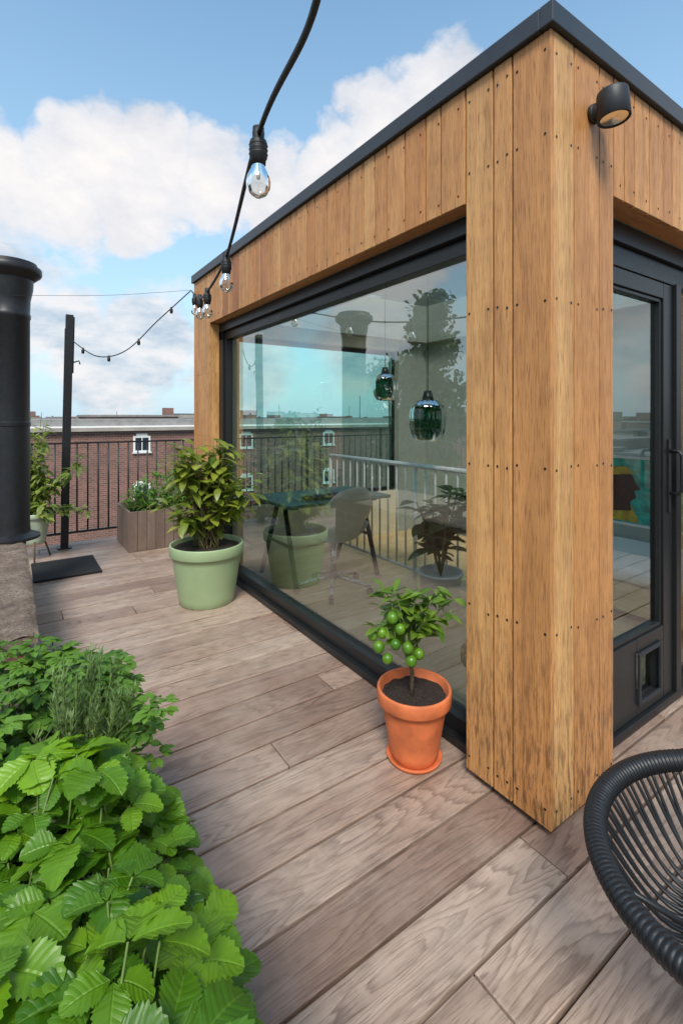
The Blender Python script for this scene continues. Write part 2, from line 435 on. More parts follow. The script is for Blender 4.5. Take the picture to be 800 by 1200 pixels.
m.v+=[(1.742,1.43,.115),(1.742,4.40,.115),(1.742,4.40,2.235),(1.742,1.43,2.235)]; m.face([b,b+3,b+2,b+1],[(0,0)]*4,0,'glass'); m.build('long_window_pane',pv)
m=MB()
m.box(1.99,3.5,1.10,1.22,.002,.045,'black'); 
m.box(1.99,2.055,1.10,1.20,.046,ZB,'black')
m.box(2.056,3.5,1.10,1.20,2.30,ZB,'black'); m.box(2.056,3.5,1.125,1.20,2.20,2.299,'black')
m.box(2.90,2.96,1.10,1.20,.046,2.199,'black'); m.box(3.42,3.5,1.10,1.20,.046,2.199,'black')
m.build('door_frame',pv,.003)
m=MB()
m.box(2.058,2.13,1.118,1.185,.05,2.19,'black'); m.box(2.79,2.895,1.118,1.185,.05,2.19,'black')
m.box(2.131,2.789,1.118,1.185,2.11,2.19,'black'); 
m.box(2.131,2.50,1.118,1.185,.05,.42,'black'); m.box(2.501,2.789,1.118,1.185,.35,.42,'black');m.box(2.501,2.789,1.118,1.185,.05,.105,'black');m.box(2.74,2.789,1.118,1.185,.106,.349,'black')
for a in ((2.131,2.150,.42,2.11),(2.770,2.789,.42,2.11)): m.box(a[0],a[1],1.128,1.17,a[2],a[3],'black')
m.box(2.151,2.769,1.128,1.17,2.09,2.109,'black'); m.box(2.151,2.769,1.128,1.17,.421,.44,'black')
m.box(2.50,2.52,1.104,1.117,.10,.355,'lamp'); m.box(2.725,2.745,1.104,1.117,.10,.355,'lamp'); m.box(2.521,2.724,1.104,1.117,.335,.355,'lamp'); m.box(2.521,2.724,1.104,1.117,.10,.12,'lamp')
m.build('door_leaf',pv,.003)
m=MB()
for a in ((2.151,2.769,.44,2.09,1.15),(2.961,3.419,.046,2.199,1.15),(2.521,2.739,.106,.349,1.16)):
    b=len(m.v); m.v+=[(a[0],a[4],a[2]),(a[1],a[4],a[2]),(a[1],a[4],a[3]),(a[0],a[4],a[3])]; m.face([b,b+1,b+2,b+3],[(0,0)]*4,0,'dglass')
m.build('door_panes',pv)
m=MB()
m.tube([(2.845,1.117,1.32),(2.845,1.07,1.32),(2.845,1.055,1.30),(2.845,1.055,1.12),(2.845,1.07,1.10),(2.845,1.117,1.10)],.010,'blackm',10)
m.box(2.832,2.858,1.110,1.117,1.0,1.38,'blackm')
m.build('door_handle',pv)

# wall lamp
wl=empty('wall_lamp'); m=MB()
cx,cz=1.84,2.655
m.lathe([(0,0),(.034,0),(.036,-.003),(.036,-.014),(.034,-.016),(0,-.016)],(cx,Y0-.020,cz),'lamp',32,rot=Matrix.Rotation(math.radians(90),3,'X'))
m.tube([(cx,Y0-.002,cz),(cx,Y0-.05,cz)],.034,'lamp',24)
rt=Matrix.Rotation(math.radians(-4),3,'X')
m.lathe([(0,.050),(.046,.050),(.052,.046),(.054,.039),(.056,-.056),(.053,-.058),(.048,-.056),(.047,-.042),(.0,-.041)],(cx,Y0-.080,cz),'lamp',40,rot=rt)
m.build('lamp_body',wl)
m=MB(); m.lathe([(.046,-.052),(.03,-.048),(0,-.046)],(cx,Y0-.080,cz),'lens',32,rot=rt); m.build('lamp_lens',wl)

# ================================================================ INTERIOR OBJECTS
bl=empty('white_stair_balustrade'); m=MB()
m.tube([(3.0,1.9,1.06),(3.0,4.6,1.06)],.022,'whitep',10); m.tube([(3.0,1.9,.12),(3.0,4.6,.12)],.014,'whitep',8)
for i in range(22): m.tube([(3.0,1.95+i*.125,.12),(3.0,1.95+i*.125,1.05)],.009,'whitep',8)
for yy in (1.92,3.2,4.58): m.tube([(3.0,yy,.03),(3.0,yy,1.06)],.018,'whitep',10)
m.build('balustrade_bars',bl)

ds=empty('trestle_desk'); m=MB()
m.box(1.87,3.0-.03,3.50,4.22,.735,.762,'desktop'); m.build('desk_top',ds,.004)
m=MB()
for xx in (2.0,2.85):
    m.tube([(xx,3.80,.735),(xx-.04,3.50,.03)],.022,'black',8); m.tube([(xx,3.92,.735),(xx-.04,4.18,.03)],.022,'black',8)
    m.tube([(xx-.02,3.66,.38),(xx-.02,4.05,.38)],.014,'black',8); m.box(xx-.03,xx+.03,3.6,4.12,.705,.734,'black')
m.build('trestles',ds)
lp=empty('desk_keyboard'); m=MB(); m.box(2.15,2.55,3.62,3.75,.764,.785,'lamp')
for i in range(12):
    for j in range(3): m.box(2.165+i*.031,2.19+i*.031,3.632+j*.038,3.66+j*.038,.786,.792,'roofdark')
m.build('keyboard_body',lp)

oc=empty('office_chair'); m=MB(); cx,cy=2.27,3.42
m.tube([(cx,cy,.12),(cx,cy,.46)],[.028,.02],'steel',12)
for i in range(5):
    a=i*2*math.pi/5+.3; ex,ey=cx+.32*math.cos(a),cy+.32*math.sin(a)
    m.tube([(cx,cy,.16),(cx+.15*math.cos(a),cy+.15*math.sin(a),.13),(ex,ey,.095)],[.022,.018,.013],'steel',8)
    m.tube([(ex,ey,.1),(ex,ey,.06)],.01,'black',6)
    m.lathe([(0,-.018),(.024,-.018),(.028,-.01),(.028,.01),(.024,.018),(0,.018)],(ex,ey,.058),'black',14,rot=Matrix.Rotation(math.pi/2,3,'X')@Matrix.Rotation(a,3,'Y'))
m.build('star_base',oc)
m=MB()
nu,nv=20,16; b=len(m.v)
for i in range(nu+1):
    t=i/nu
    if t<.5: yb=.22-.40*(t/.5); zb=.47-.03*math.sin(t/.5*math.pi)
    else:
        q=(t-.5)/.5; yb=-.18-.07*q-.05*math.sin(q*math.pi/2); zb=.46+.45*q**1.15
    hw=.26+.03*math.sin(t*math.pi)- (.05*max(0,(t-.8)/.2)**2)
    for j in range(nv+1):
        u=(j/nv-.5)*2
        if t<.5: zz=zb+.14*abs(u)**2.6*(.3+t*1.4); yy=yb
        else: zz=zb+.02*(1-abs(u))-(.06*abs(u)**4)*((t-.5)*2); yy=yb+.16*abs(u)**2.2*(1.1-(t-.5)*1.4)
        if .5<=t: zz+=.14*abs(u)**2.6*max(0,1-(t-.5)*4)
        m.v.append((u*hw,yy,zz))
for i in range(nu):
    for j in range(nv):
        q=[b+i*(nv+1)+j,b+i*(nv+1)+j+1,b+(i+1)*(nv+1)+j+1,b+(i+1)*(nv+1)+j]; m.face(q,[(0,0)]*4,.5,'taupe',True)
rz=Matrix.Rotation(math.radians(5),3,'Z')
m.v=[rz@Vector(v)+Vector((cx,cy,0)) for v in m.v]
sh=m.build('seat_shell',oc); md=sh.modifiers.new('s','SOLIDIFY'); md.thickness=.012

def pendant(x,y,z,rr):
    e=empty('pendant_lamp'); m=MB()
    prof=[(.30,1.0),(.62,.93),(.88,.70),(1.0,.35),(1.0,-.25),(.92,-.65),(.72,-.92),(.5,-1.0)]
    pr=[]
    for i in range(len(prof)-1):
        for t in (0,.5): pr.append(((prof[i][0]*(1-t)+prof[i+1][0]*t)*rr,(prof[i][1]*(1-t)+prof[i+1][1]*t)*rr*1.15))
    pr.append((.5*rr,-1.15*rr))
    b=len(m.v); seg=72
    for (q,zz) in pr:
        for j in range(seg):
            a=2*math.pi*j/seg; w=q*(1+.025*math.cos(a*12)); m.v.append((x+w*math.cos(a),y+w*math.sin(a),z+zz))
    for i in range(len(pr)-1):
        for j in range(seg): m.face([b+i*seg+j,b+i*seg+(j+1)%seg,b+(i+1)*seg+(j+1)%seg,b+(i+1)*seg+j],[(0,0)]*4,.5,'glassg',True)
    m.build('glass_shade',e)
    m=MB(); m.tube([(x,y,z+rr*1.12),(x,y,2.94)],.004,'cable',6); m.lathe([(0,.07),(.03,.07),(.3*rr+.004,.0),(.3*rr,-.02),(.02,-.03),(.02,-.08),(0,-.08)],(x,y,z+rr*1.16),'black',20)
    m.lathe([(0,.05),(.03,.03),(.035,0),(.02,-.04),(0,-.05)],(x,y,z+.02),'whitep',16); m.build('cord_and_cap',e)
pendant(2.86,2.90,1.47,.150); pendant(3.48,4.20,1.83,.132)

ip=empty('potted_fig_plant'); m=MB()
m.lathe([(0,.03),(.13,.03),(.16,.30),(.17,.30),(.17,.32),(.15,.32),(.145,.28),(0,.28)],(2.72,2.62,0),'whitep',28)
for i in range(9):
    a=R(0,6.28); top=Vector((2.72+.2*math.cos(a),2.62+.2*math.sin(a),R(.7,1.0)))
    m.tube([(2.72,2.62,.28),Vector((2.72,2.62,.28)).lerp(top,.5)+Vector((0,0,.05)),top],[.008,.006,.004],'stem',6)
    for j in range(10):
        t=R(.3,1); p=Vector((2.72,2.62,.28)).lerp(top,t); d=rdir(-.1,.6); m.leaf(p,d,Vector((0,0,1)),R(.14,.22),R(.09,.14),'dark',None,6,.2,.3)
m.build('fig_foliage',ip)

db=empty('daybed'); m=MB(); m.box(3.62,4.56,1.25,2.55,.10,.30,'oak',None,1); 
for a in ((3.65,1.3),(4.48,1.3),(3.65,2.46),(4.48,2.46)): m.box(a[0],a[0]+.05,a[1],a[1]+.05,.031,.099,'oak')
m.build('bed_base',db,.01)
m=MB(); m.box(3.63,4.55,1.26,2.54,.302,.42,'linen'); m.build('mattress',db,.05,4)
pt=empty('portrait_painting')
M['pteal']=plain('paint_teal',(.03,.45,.35),.7,0,.5,14,.2); M['pbrown']=plain('paint_brown',(.07,.030,.018),.7,0,.3,20,.2); M['pyel']=plain('paint_yellow',(.65,.42,.04),.7,0,.3,12,.2); M['pwhite']=plain('picture_frame_white',(.8,.78,.72),.5)
m=MB(); m.box(4.57,4.598,1.62,2.45,.55,1.12,'pteal')
for a in ((1.595,1.618,.525,1.145),(2.452,2.475,.525,1.145)): m.box(4.56,4.598,a[0],a[1],a[2],a[3],'pwhite')
m.box(4.56,4.598,1.6185,2.4515,.525,.548,'pwhite'); m.box(4.56,4.598,1.6185,2.4515,1.122,1.145,'pwhite')
def poly(pts,k,x):
    b=len(m.v); m.v+=[(x,a,c) for a,c in pts]; m.face([b+i for i in range(len(pts))],[(0,0)]*len(pts),.5,k)
O=-.03
poly([(2.05+O,.56),(2.42+O,.56),(2.42+O,.64),(2.32+O,.72),(2.12+O,.70)],'pyel',4.5685)
poly([(2.12+O,.66),(2.3+O,.64),(2.36+O,.80),(2.38+O,.92),(2.30+O,1.04),(2.18+O,1.05),(2.10+O,.96),(2.08+O,.90),(2.04+O,.86),(2.09+O,.84),(2.08+O,.78),(2.13+O,.74)],'pbrown',4.567)
poly([(2.09+O,.99),(2.36+O,.96),(2.35+O,1.00),(2.28+O,1.04),(2.16+O,1.05)],'pyel',4.5655)
m.build('canvas',pt)

# ================================================================ RAILING
ra=empty('black_metal_railing'); m=MB(); YR=6.6; XR=-2.3
m.box(XR,6.0,YR-.022,YR+.022,1.28,1.292,'blackm'); m.box(XR,6.0,YR-.012,YR+.012,.10,.125,'blackm'); m.box(XR,6.0,YR-.010,YR+.010,1.17,1.19,'blackm')
m.box(XR-.022,XR+.022,-2.1,YR-.023,1.28,1.292,'blackm'); m.box(XR-.012,XR+.012,-2.1,YR-.013,.10,.125,'blackm')
x=XR+.1
while x<6: m.tube([(x,YR,.126),(x,YR,1.169)],.0095,'blackm',6); x+=.115
y=-2.0
while y<YR-.1: m.tube([(XR,y,.126),(XR,y,1.279)],.0095,'blackm',6); y+=.115
for x in (XR,-.7,2.4,3.9,5.4): m.box(x-.02,x+.02,YR+.023,YR+.05,-.3,1.279,'blackm')
m.build('railing_bars',ra)

# ================================================================ CHIMNEY + BLOCK
st=empty('chimney_stack'); m=MB()
m.box(-.92,.085,2.72,5.08,-.03,.44,'brick')
m.build('stack_base',st)
m=MB(); nx,ny=36,70; b=len(m.v)
xa,xb,ya,yb=-.95,.115,2.66,5.12
for i in range(nx+1):
    for j in range(ny+1):
        x=xa+(xb-xa)*i/nx; y=ya+(yb-ya)*j/ny
        e=min(i,nx-i,j,ny-j); 
        z=.50+.014*noise.noise(Vector((x*6,y*6,0)))+.010*noise.noise(Vector((x*22,y*22,3)))+.004*noise.noise(Vector((x*60,y*60,3)))-(.02 if e==0 else 0)
        jx=.008*noise.noise(Vector((x*9,y*9,7))) if e==0 else 0
        m.v.append((x+jx,y+jx,z))
for i in range(nx):
    for j in range(ny):
        q=[b+i*(ny+1)+j,b+(i+1)*(ny+1)+j,b+(i+1)*(ny+1)+j+1,b+i*(ny+1)+j+1]; m.face(q,[(0,0)]*4,.5,'stone',True)
m.box(xa+.004,xb-.004,ya+.004,yb-.004,.442,.478,'stone')
m.build('coping_slab',st)
ch=empty('flue_pipe'); m=MB(); c=(.0,4.80,0)
m.lathe([(0,.50),(.22,.50),(.22,.52),(.152,.55),(.146,.60),(.146,1.42),(.151,1.425),(.151,1.455),(.146,1.46),(.146,2.30),(.152,2.31),(.152,2.34),(.146,2.35),(.150,2.46),(.168,2.55),(.172,2.62),(.225,2.665),(.232,2.68),(.232,2.715),(.226,2.725),(.200,2.73),(.196,2.76),(.10,2.775),(0,2.78)],c,'blackm',56,smooth=True)
o=m.build('flue_body',ch); md=o.modifiers.new('e','EDGE_SPLIT'); md.split_angle=.6

# ================================================================ POLE + LIGHTS
po=empty('light_pole'); m=MB()
bx,by=.52,6.34
rot=Matrix.Translation((bx,by,0))@Matrix.Rotation(math.radians(1.3),4,Vector((.824,-.566,0)).cross(Vector((0,0,1))) *-1)
m.box(-.038,.038,-.038,.038,0,2.66,'blackm',rot=rot); m.box(-.07,.07,-.07,.07,.002,.012,'blackm',rot=rot)
m.box(-.045,-.039,-.02,.02,.5,2.5,'blackm',rot=rot); m.box(.039,.052,-.02,.02,2.0,2.64,'blackm',rot=rot)
m.tube([rot@Vector((.045,-.03,2.12)),rot@Vector((.10,-.06,2.14)),rot@Vector((.11,-.06,2.10))],.008,'blackm',6)
m.build('pole_post',po)

def catmull(P,n=10):
    P=[Vector(p) for p in P]; P=[P[0]*2-P[1]]+P+[P[-1]*2-P[-2]]; out=[]
    for i in range(1,len(P)-2):
        for k in range(n):
            t=k/n; a,b,c,d=P[i-1:i+3]
            out.append(.5*((2*b)+(c-a)*t+(2*a-5*b+4*c-d)*t*t+(-a+3*b-3*c+d)*t**3))
    out.append(P[-2]); return out
sl_=empty('string_lights'); m=MB(); mg=MB()
P=[(-.15,-1.6,2.50),(.10,-.4,2.22),(.226,.33,2.13),(.393,.640,2.145),(.510,1.106,2.20),(.777,2.013,2.195),(.946,2.746,2.225),(1.132,3.467,2.36),(1.545,4.986,2.80)]
c1=catmull(P,14); m.tube(c1,.0065,'cable',8)
P2=[(1.545,4.986,2.80),(1.30,5.30,2.52),(1.05,5.66,2.22),(.82,5.98,2.17),(.62,6.25,2.34),(.56,6.33,2.44)]
c2=catmull(P2,10); m.tube(c2,.006,'cable',6)
c3=catmull([(.02,4.63,2.46),(.75,4.8,2.60),(1.545,4.97,2.80)],6); m.tube(c3,.0016,'cable',5)
def bulb(p,s=1.0,gl=True):
    x,y,z=p
    m.tube([(x,y,z+.016*s),(x,y,z-.012*s)],.013*s,'cable',12)
    S=lambda pr:[(a*s,b*s) for a,b in pr]
    m.lathe(S([(0,.012),(.011,.012),(.014,.004),(.013,-.010),(.018,-.014),(.020,-.020),(.020,-.052),(.017,-.056),(.0165,-.068),(0,-.068)]),(x,y,z),'cable',20)
    for q in (-.025,-.035,-.045): m.lathe(S([(.0195,q+.003),(.0215,q),(.0195,q-.003)]),(x,y,z),'cable',20)
    if gl:
        mg.lathe(S([(.0135,-.066),(.016,-.075),(.024,-.092),(.0275,-.106),(.0265,-.120),(.019,-.134),(.008,-.141),(0,-.142)]),(x,y,z),'bulb',24)
        m.lathe(S([(0,-.069),(.005,-.069),(.004,-.10),(0,-.10)]),(x,y,z),'fil',8)
for k in ((.510,1.106,2.20),(.777,2.013,2.195),(.946,2.746,2.225),(1.10,3.35,2.335),(1.27,4.0,2.50)): bulb(k,1.1)
for k in (6,16,26,36,44): bulb(tuple(c2[k]),.8,False)
m.build('cable_and_sockets',sl_); mg.build('bulbs',sl_)

dm=empty('doormat'); m=MB(); m.box(.18,.74,5.13,5.78,.003,.020,'mat'); m.build('mat_body',dm,.006)

# ================================================================ POTS
def pot(m,c,h,rt_,rb,k,rimh,th=.015,soilz=None):
    x,y,z=c; sz=soilz or h-.04
    body=[(0,0),(rb-.006,0),(rb,.006)]
    for i in range(1,9): body.append((rb+(rt_-.02-rb)*i/8,.006+(h-rimh-.006)*i/8))
    body+= [(rt_-.004,h-rimh+.002),(rt_-.001,h-rimh+.008),(rt_,h-.008),(rt_-.004,h),(rt_-th+.003,h),(rt_-th,h-.005),(rt_-th-.012,sz)]
    m.lathe(body,c,k,56)
def soild(m,c,rr,z):
    b=len(m.v); seg=28; rg=9
    for i in range(rg+1):
        for j in range(seg):
            a=2*math.pi*j/seg; q=rr*i/rg; px,py=c[0]+q*math.cos(a),c[1]+q*math.sin(a)
            m.v.append((px,py,z+.012*noise.noise(Vector((px*25,py*25,1)))+.008*noise.noise(Vector((px*70,py*70,1)))))
    for i in range(rg):
        for j in range(seg): m.face([b+i*seg+j,b+i*seg+(j+1)%seg,b+(i+1)*seg+(j+1)%seg,b+(i+1)*seg+j],[(0,0)]*4,.5,'soil',True)

lt=empty('potted_lime_tree'); m=MB(); c=(1.47,1.575,.0)
m.lathe([(0,.002),(.112,.002),(.122,.02),(.118,.022),(.108,.014),(0,.012)],c,'terra',48)
pot(m,(c[0],c[1],.013),.300,.163,.102,'terra',.062,.014,.262)
soild(m,c,.146,.278)
m.build('terracotta_pot',lt)
m=MB(); B=Vector((1.455,1.575,.27)); random.seed(21)
T=B+Vector((-.01,.01,.20)); m.tube([B,B+Vector((.004,0,.1)),T],[.010,.0085,.007],'bark',8)
U=Vector((.824,-.566,0)); V=Vector((.566,.824,0))
ends=[(-.13,.02,.22),(-.07,-.05,.31),(.0,.04,.28),(.10,-.02,.25),(.20,.0,.20),(.07,-.08,.18),(-.15,-.04,.14),(.02,.1,.22),(.14,.03,.29),(-.08,.06,.1),(.13,-.05,.13),(-.11,.05,.29),(.04,-.03,.33),(.22,.0,.26)]
for (r_,d_,z_) in ends:
    e=T+U*r_+V*d_+Vector((0,0,z_-.02)); mid=T.lerp(e,.5)+Vector((0,0,.03))
    cc=catmull([T-Vector((0,0,R(0,.06))),mid,e],5); m.tube(cc,[.0045-.003*i/len(cc) for i in range(len(cc))],'stem',6)
    for j in range(14):
        t=R(.3,1.0); p=cc[int(t*(len(cc)-1))]; d=(rdir(-.4,.7)+(e-T).normalized()*.4).normalized()
        if p.x+d.x*.1>1.64: d.x=-abs(d.x)
        m.tube([p,p+d*.012],.0012,'stem',4,caps=False)
        m.leaf(p+d*.012,d,Vector((0,0,1))+rdir()*.5,R(.05,.092),R(.026,.040),'lime',R(0,1)**1.3,6,.3,R(.1,.6))
m.build('branches_and_leaves',lt)
m=MB()
for (r_,d_,z_) in [(-.135,-.07,.05),(-.10,-.09,.01),(-.065,-.08,.065),(-.015,-.09,.055),(.0,-.09,.0),(-.045,-.08,.13),(-.12,-.06,.105),(.035,-.07,.02),(-.075,-.06,.17),(-.16,-.05,.09)]:
    p=T+U*r_+V*d_+Vector((0,0,z_)); rr=R(.022,.027)
    m.lathe([(0,-1.12*rr)]+[(rr*math.cos(math.radians(a)),1.05*rr*math.sin(math.radians(a))) for a in range(-75,80,15)]+[(0,1.1*rr)],p,'fruit',18)
    m.tube([p+Vector((0,0,rr)),p+Vector((.004,.01,rr+.03)),p.lerp(T,.4)+Vector((0,0,.07))],.0016,'stem',4)
m.build('limes',lt)

sp=empty('potted_laurel_shrub'); m=MB(); c=(1.33,3.87,.0)
pot(m,c,.475,.293,.215,'sage',.085,.018,.43); soild(m,c,.262,.44); m.build('sage_pot',sp)
random.seed(33); m=MB(); B=Vector((1.33,3.87,.43))
for i in range(58):
    a=R(0,6.28); rr=math.sqrt(R(0.02,1)); z=R(.22,.92)
    prof=.50*math.sin(min(1,(z-.05)/.55)*math.pi/2)*(1 if z<.6 else max(.25,1-(z-.6)*1.6))
    e=B+Vector((math.cos(a)*rr*prof,math.sin(a)*rr*prof,z-.02))
    if e.x>1.60: e.x=1.60-R(0,.05); e.y+=R(-.25,.1)
    b0=B+Vector((R(-.08,.08),R(-.08,.08),0)); cc=catmull([b0,b0.lerp(e,.5)+Vector((0,0,.06)),e],5)
    m.tube(cc,[.007-.0045*k/len(cc) for k in range(len(cc))],'stemred',6)
    base=R(0,.9)
    for j in range(11):
        t=.5+.5*(j/10); p=cc[min(len(cc)-1,int(t*(len(cc)-1)))]
        d=Vector((math.cos(j*2.4),math.sin(j*2.4),R(-.35,.7))).normalized()
        if p.x+d.x*.15>1.66: d.x=-abs(d.x)*.4
        m.leaf(p,d,Vector((0,0,1)),R(.10,.165),R(.052,.076),'shrub',min(1,max(0,base*.8+R(-.1,.35))),6,.25,R(.15,.7),shape=1.1)
m.build('shrub_foliage',sp)

wb=empty('wooden_planter_box'); m=MB()
x0,x1,y0,y1,h=1.08,2.05,5.69,6.40,.45
n=10
for i in range(n):
    w=(x1-x0)/n; m.box(x0+i*w+.002,x0+(i+1)*w-.002,y0,y0+.022,.004,h+R(-.004,.004),'planterwood'); m.box(x0+i*w+.002,x0+(i+1)*w-.002,y1-.022,y1,.004,h,'planterwood')
n=7
for i in range(n):
    w=(y1-y0-.046)/n; yy=y0+.023; m.box(x0,x0+.022,yy+i*w+.002,yy+(i+1)*w-.002,.004,h+R(-.004,.004),'planterwood'); m.box(x1-.022,x1,yy+i*w+.002,yy+(i+1)*w-.002,.004,h,'planterwood')
m.box(x0+.024,x1-.024,y0+.024,y1-.024,.01,h-.06,'soil')
m.build('box_boards',wb,.003)
m=MB(); random.seed(4)
for i in range(820):
    a=R(0,6.28);q=math.sqrt(R(0,1)); p=Vector((1.52+.44*q*math.cos(a),6.03+.33*q*math.sin(a),.42+R(.0,.40)*(1.15-q*q)+.02))
    if R(0,1)<.25: m.tube([(p.x*.8+1.52*.2,p.y,.40),p],.003,'stem',4)
    m.leaf(p,rdir(-.2,.9),Vector((0,0,1))+rdir()*.3,R(.05,.10),R(.020,.038),'herb',None,4,.25,.4)
m.build('planter_foliage',wb)

cp=empty('potted_climbing_plant'); m=MB(); c=(.22,6.02,.0)
for a in range(3):
    q=a*2.09+.5; m.tube([(c[0]+.17*math.cos(q),c[1]+.17*math.sin(q),0),(c[0]+.10*math.cos(q),c[1]+.10*math.sin(q),.20)],.009,'bark',6)
pot(m,(c[0],c[1],.17),.32,.165,.10,'palepot',.05,.012,.28); soild(m,c,.15,.46); m.build('pale_pot',cp)
m=MB(); random.seed(8); B=Vector((.22,6.02,.46))
for i in range(56):
    a=R(0,6.28); sp_=R(.08,.58); e=B+Vector((math.cos(a)*sp_,math.sin(a)*sp_*.6,R(.15,1.25)*(1.1-sp_)))
    if i%4==0: e.z=B.z-R(0,.12); 
    cc=catmull([B,B.lerp(e,.5)+Vector((0,0,.08)),e],6); m.tube(cc,.003,'stem',5)
    for j in range(20):
        p=cc[int(R(.25,1)*(len(cc)-1))]+rdir()*.025; m.leaf(p,rdir(-.5,.8),Vector((0,0,1))+rdir()*.4,R(.06,.115),R(.028,.050),'pale',None,5,.25,.5)
m.build('climbing_foliage',cp)

# ================================================================ RAISED PLANTER WITH HERBS
rp=empty('raised_planter'); m=MB()
x0,x1,y0,y1,h=-.62,.20,.30,1.78,.62
for i in range(4):
    z0=.004+i*.155
    m.box(x1-.025,x1,y0,y1,z0+.002,z0+.150,'planterwood',None,1); m.box(x0,x0+.025,y0,y1,z0+.002,z0+.150,'planterwood',None,1)
    m.box(x0+.026,x1-.026,y0,y0+.025,z0+.002,z0+.150,'planterwood',None,0); m.box(x0+.026,x1-.026,y1-.025,y1,z0+.002,z0+.150,'planterwood',None,0)
m.box(x0+.027,x1-.027,y0+.027,y1-.027,.01,.57,'soil')
m.build('planter_boards',rp,.003)

def trifol(m,p,d,nr,s,rn):
    d=Vector(d).normalized(); nr=Vector(nr).normalized(); sd=d.cross(nr).normalized(); nr=sd.cross(d).normalized()
    for a,sc in ((0,1.0),(1.25,.90),(-1.25,.90)):
        dd=(d*math.cos(a)+sd*math.sin(a)+nr*R(-.02,.18)).normalized()
        tilt=nr+sd*math.sin(a)*-.2+rdir()*.12
        m.leaf(p+dd*.004,dd,tilt,s*sc*R(.92,1.05),s*sc*R(.82,.94),'straw',min(1,max(0,rn+R(-.1,.1))),22,R(.12,.38),R(.12,.48),serr=.14,cross=3,shape=1.18,ripple=1,pw=.62)
ss=empty('strawberry_plants'); m=MB(); random.seed(42)
def canopy(x,y):
    z=.80+.10*noise.noise(Vector((x*5,y*5,0)))+.05*noise.noise(Vector((x*13,y*13,4)))
    if x>.15: z-=(x-.15)**1.25*2.4
    if y>1.05: z-=(y-1.05)*.15
    return z
N=0
while N<820:
    x=R(-.62,.305); y=R(.27,1.19)
    if math.hypot(x,y)<.12: continue
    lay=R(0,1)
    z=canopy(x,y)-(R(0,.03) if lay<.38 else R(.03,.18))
    p=Vector((x,y,z))
    out=rdir(0,0)
    if x>.14: out=(out*.6+Vector((.8,0,0))).normalized()
    b0=p-out*R(.03,.09)+Vector((0,0,-R(.12,.2)))
    if b0.x>.19: b0.x=.19
    b0.z=max(.5,b0.z)
    d=out+Vector((0,0,R(-.35,.10)))
    nr=Vector((0,0,1))+out*R(.0,.5)+rdir()*.38
    cc=[b0,b0.lerp(p,.6)+Vector((0,0,.02)),p]; m.tube(cc,.0018,'stem',4,caps=False)
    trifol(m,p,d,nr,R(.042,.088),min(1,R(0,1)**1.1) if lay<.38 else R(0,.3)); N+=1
m.build('strawberry_foliage',ss)

hb=empty('parsley_plant'); m=MB(); random.seed(17)
RX,RY=.15,1.25
for i in range(300):
    x=R(-.45,.29); y=R(1.17,1.80)
    if abs(x-RX)<.09 and abs(y-RY)<.10: continue
    z=.79+.09*noise.noise(Vector((x*7,y*7,2)))+R(-.1,.05)-(max(0,x-.2))*.6-max(0,y-1.6)*.5+max(0,.1-x)*.10
    p=Vector((x,y,z)); b0=Vector((min(.1,x*.8),1.5+(y-1.5)*.6,.57)); cc=catmull([b0,b0.lerp(p,.6)+Vector((0,0,.04)),p],4); m.tube(cc,.0018,'stem',4,caps=False)
    rn=R(0,1)
    for k in range(9):
        a=k*.72; d=Vector((math.cos(a),math.sin(a),R(-.2,.4))); q=p+d*R(.006,.035)
        for s_ in (-.6,0,.6):
            dd=Vector((math.cos(a+s_),math.sin(a+s_),R(-.2,.35))); m.leaf(q,dd,Vector((0,0,1))+rdir()*.3,R(.022,.038),R(.016,.026),'herb',min(1,rn*.8+R(0,.2)),4,.3,.3,serr=.3)
m.build('parsley_foliage',hb)

rb=empty('rosemary_plant'); m=MB(); random.seed(19)
for i in range(38):
    a=R(0,6.28); q=R(0,.10); b0=Vector((RX+q*.5*math.cos(a),RY+q*.5*math.sin(a),.58)); e=Vector((RX+q*1.2*math.cos(a),RY+q*1.2*math.sin(a),R(.84,.96)-q*.5))
    cc=catmull([b0,b0.lerp(e,.5)+rdir()*.012,e],9); m.tube(cc,.0018,'stem',4,caps=False)
    rn=R(.1,1)
    for p in cc[3:]:
        for k in range(7):
            an=R(0,6.28); d=Vector((math.cos(an),math.sin(an),R(.5,1.3))); m.leaf(p+rdir()*.003,d,(d.x,d.y,-1),R(.018,.028),.0034,'rose',rn,2,.1,.1)
m.build('rosemary_foliage',rb)

# ================================================================ ROPE CHAIR
rc=empty('rope_lounge_chair'); m=MB()
C=Vector((1.355,.325,0)); BK=Vector((.75,-.66,0)).normalized()
def rim(a,k=1.0):
    u=Vector((math.cos(a),math.sin(a),0)); bk=max(0,u.dot(BK))
    rr=.345+.06*bk
    zz=.52+.30*bk**1.5 - .03*max(0,-u.dot(BK))
    return C+u*rr*k+Vector((0,0,zz))
NS=1000; pts=[];rad=[]
for i in range(NS+1):
    a=2*math.pi*i/NS; pts.append(rim(a)); rad.append(.0245+.0030*abs(math.sin(math.pi*i/NS*190+.6*math.sin(i*.05))))
m.tube(pts,rad,'rope',14,caps=False); m.build('wrapped_rim',rc)
m=MB(); n=104
def low(a): return C+Vector((.05,-.03,0))+Vector((math.cos(a)*.13,math.sin(a)*.13,.32))
for i in range(n):
    a=2*math.pi*i/n
    p0=rim(a); p2=low(a+.14*(1 if i%2 else -1)); p1=p0.lerp(p2,.5)+Vector((0,0,-.075))
    m.tube(catmull([p0,p1,p2],6),.0048,'rope',6)
m.tube([low(2*math.pi*i/48) for i in range(49)],.010,'rope',8,caps=False)
for i in range(30):
    a=math.pi*i/30; m.tube([low(a),low(a+math.pi)],.0045,'rope',6)
m.build('cord_weave',rc)
m=MB()
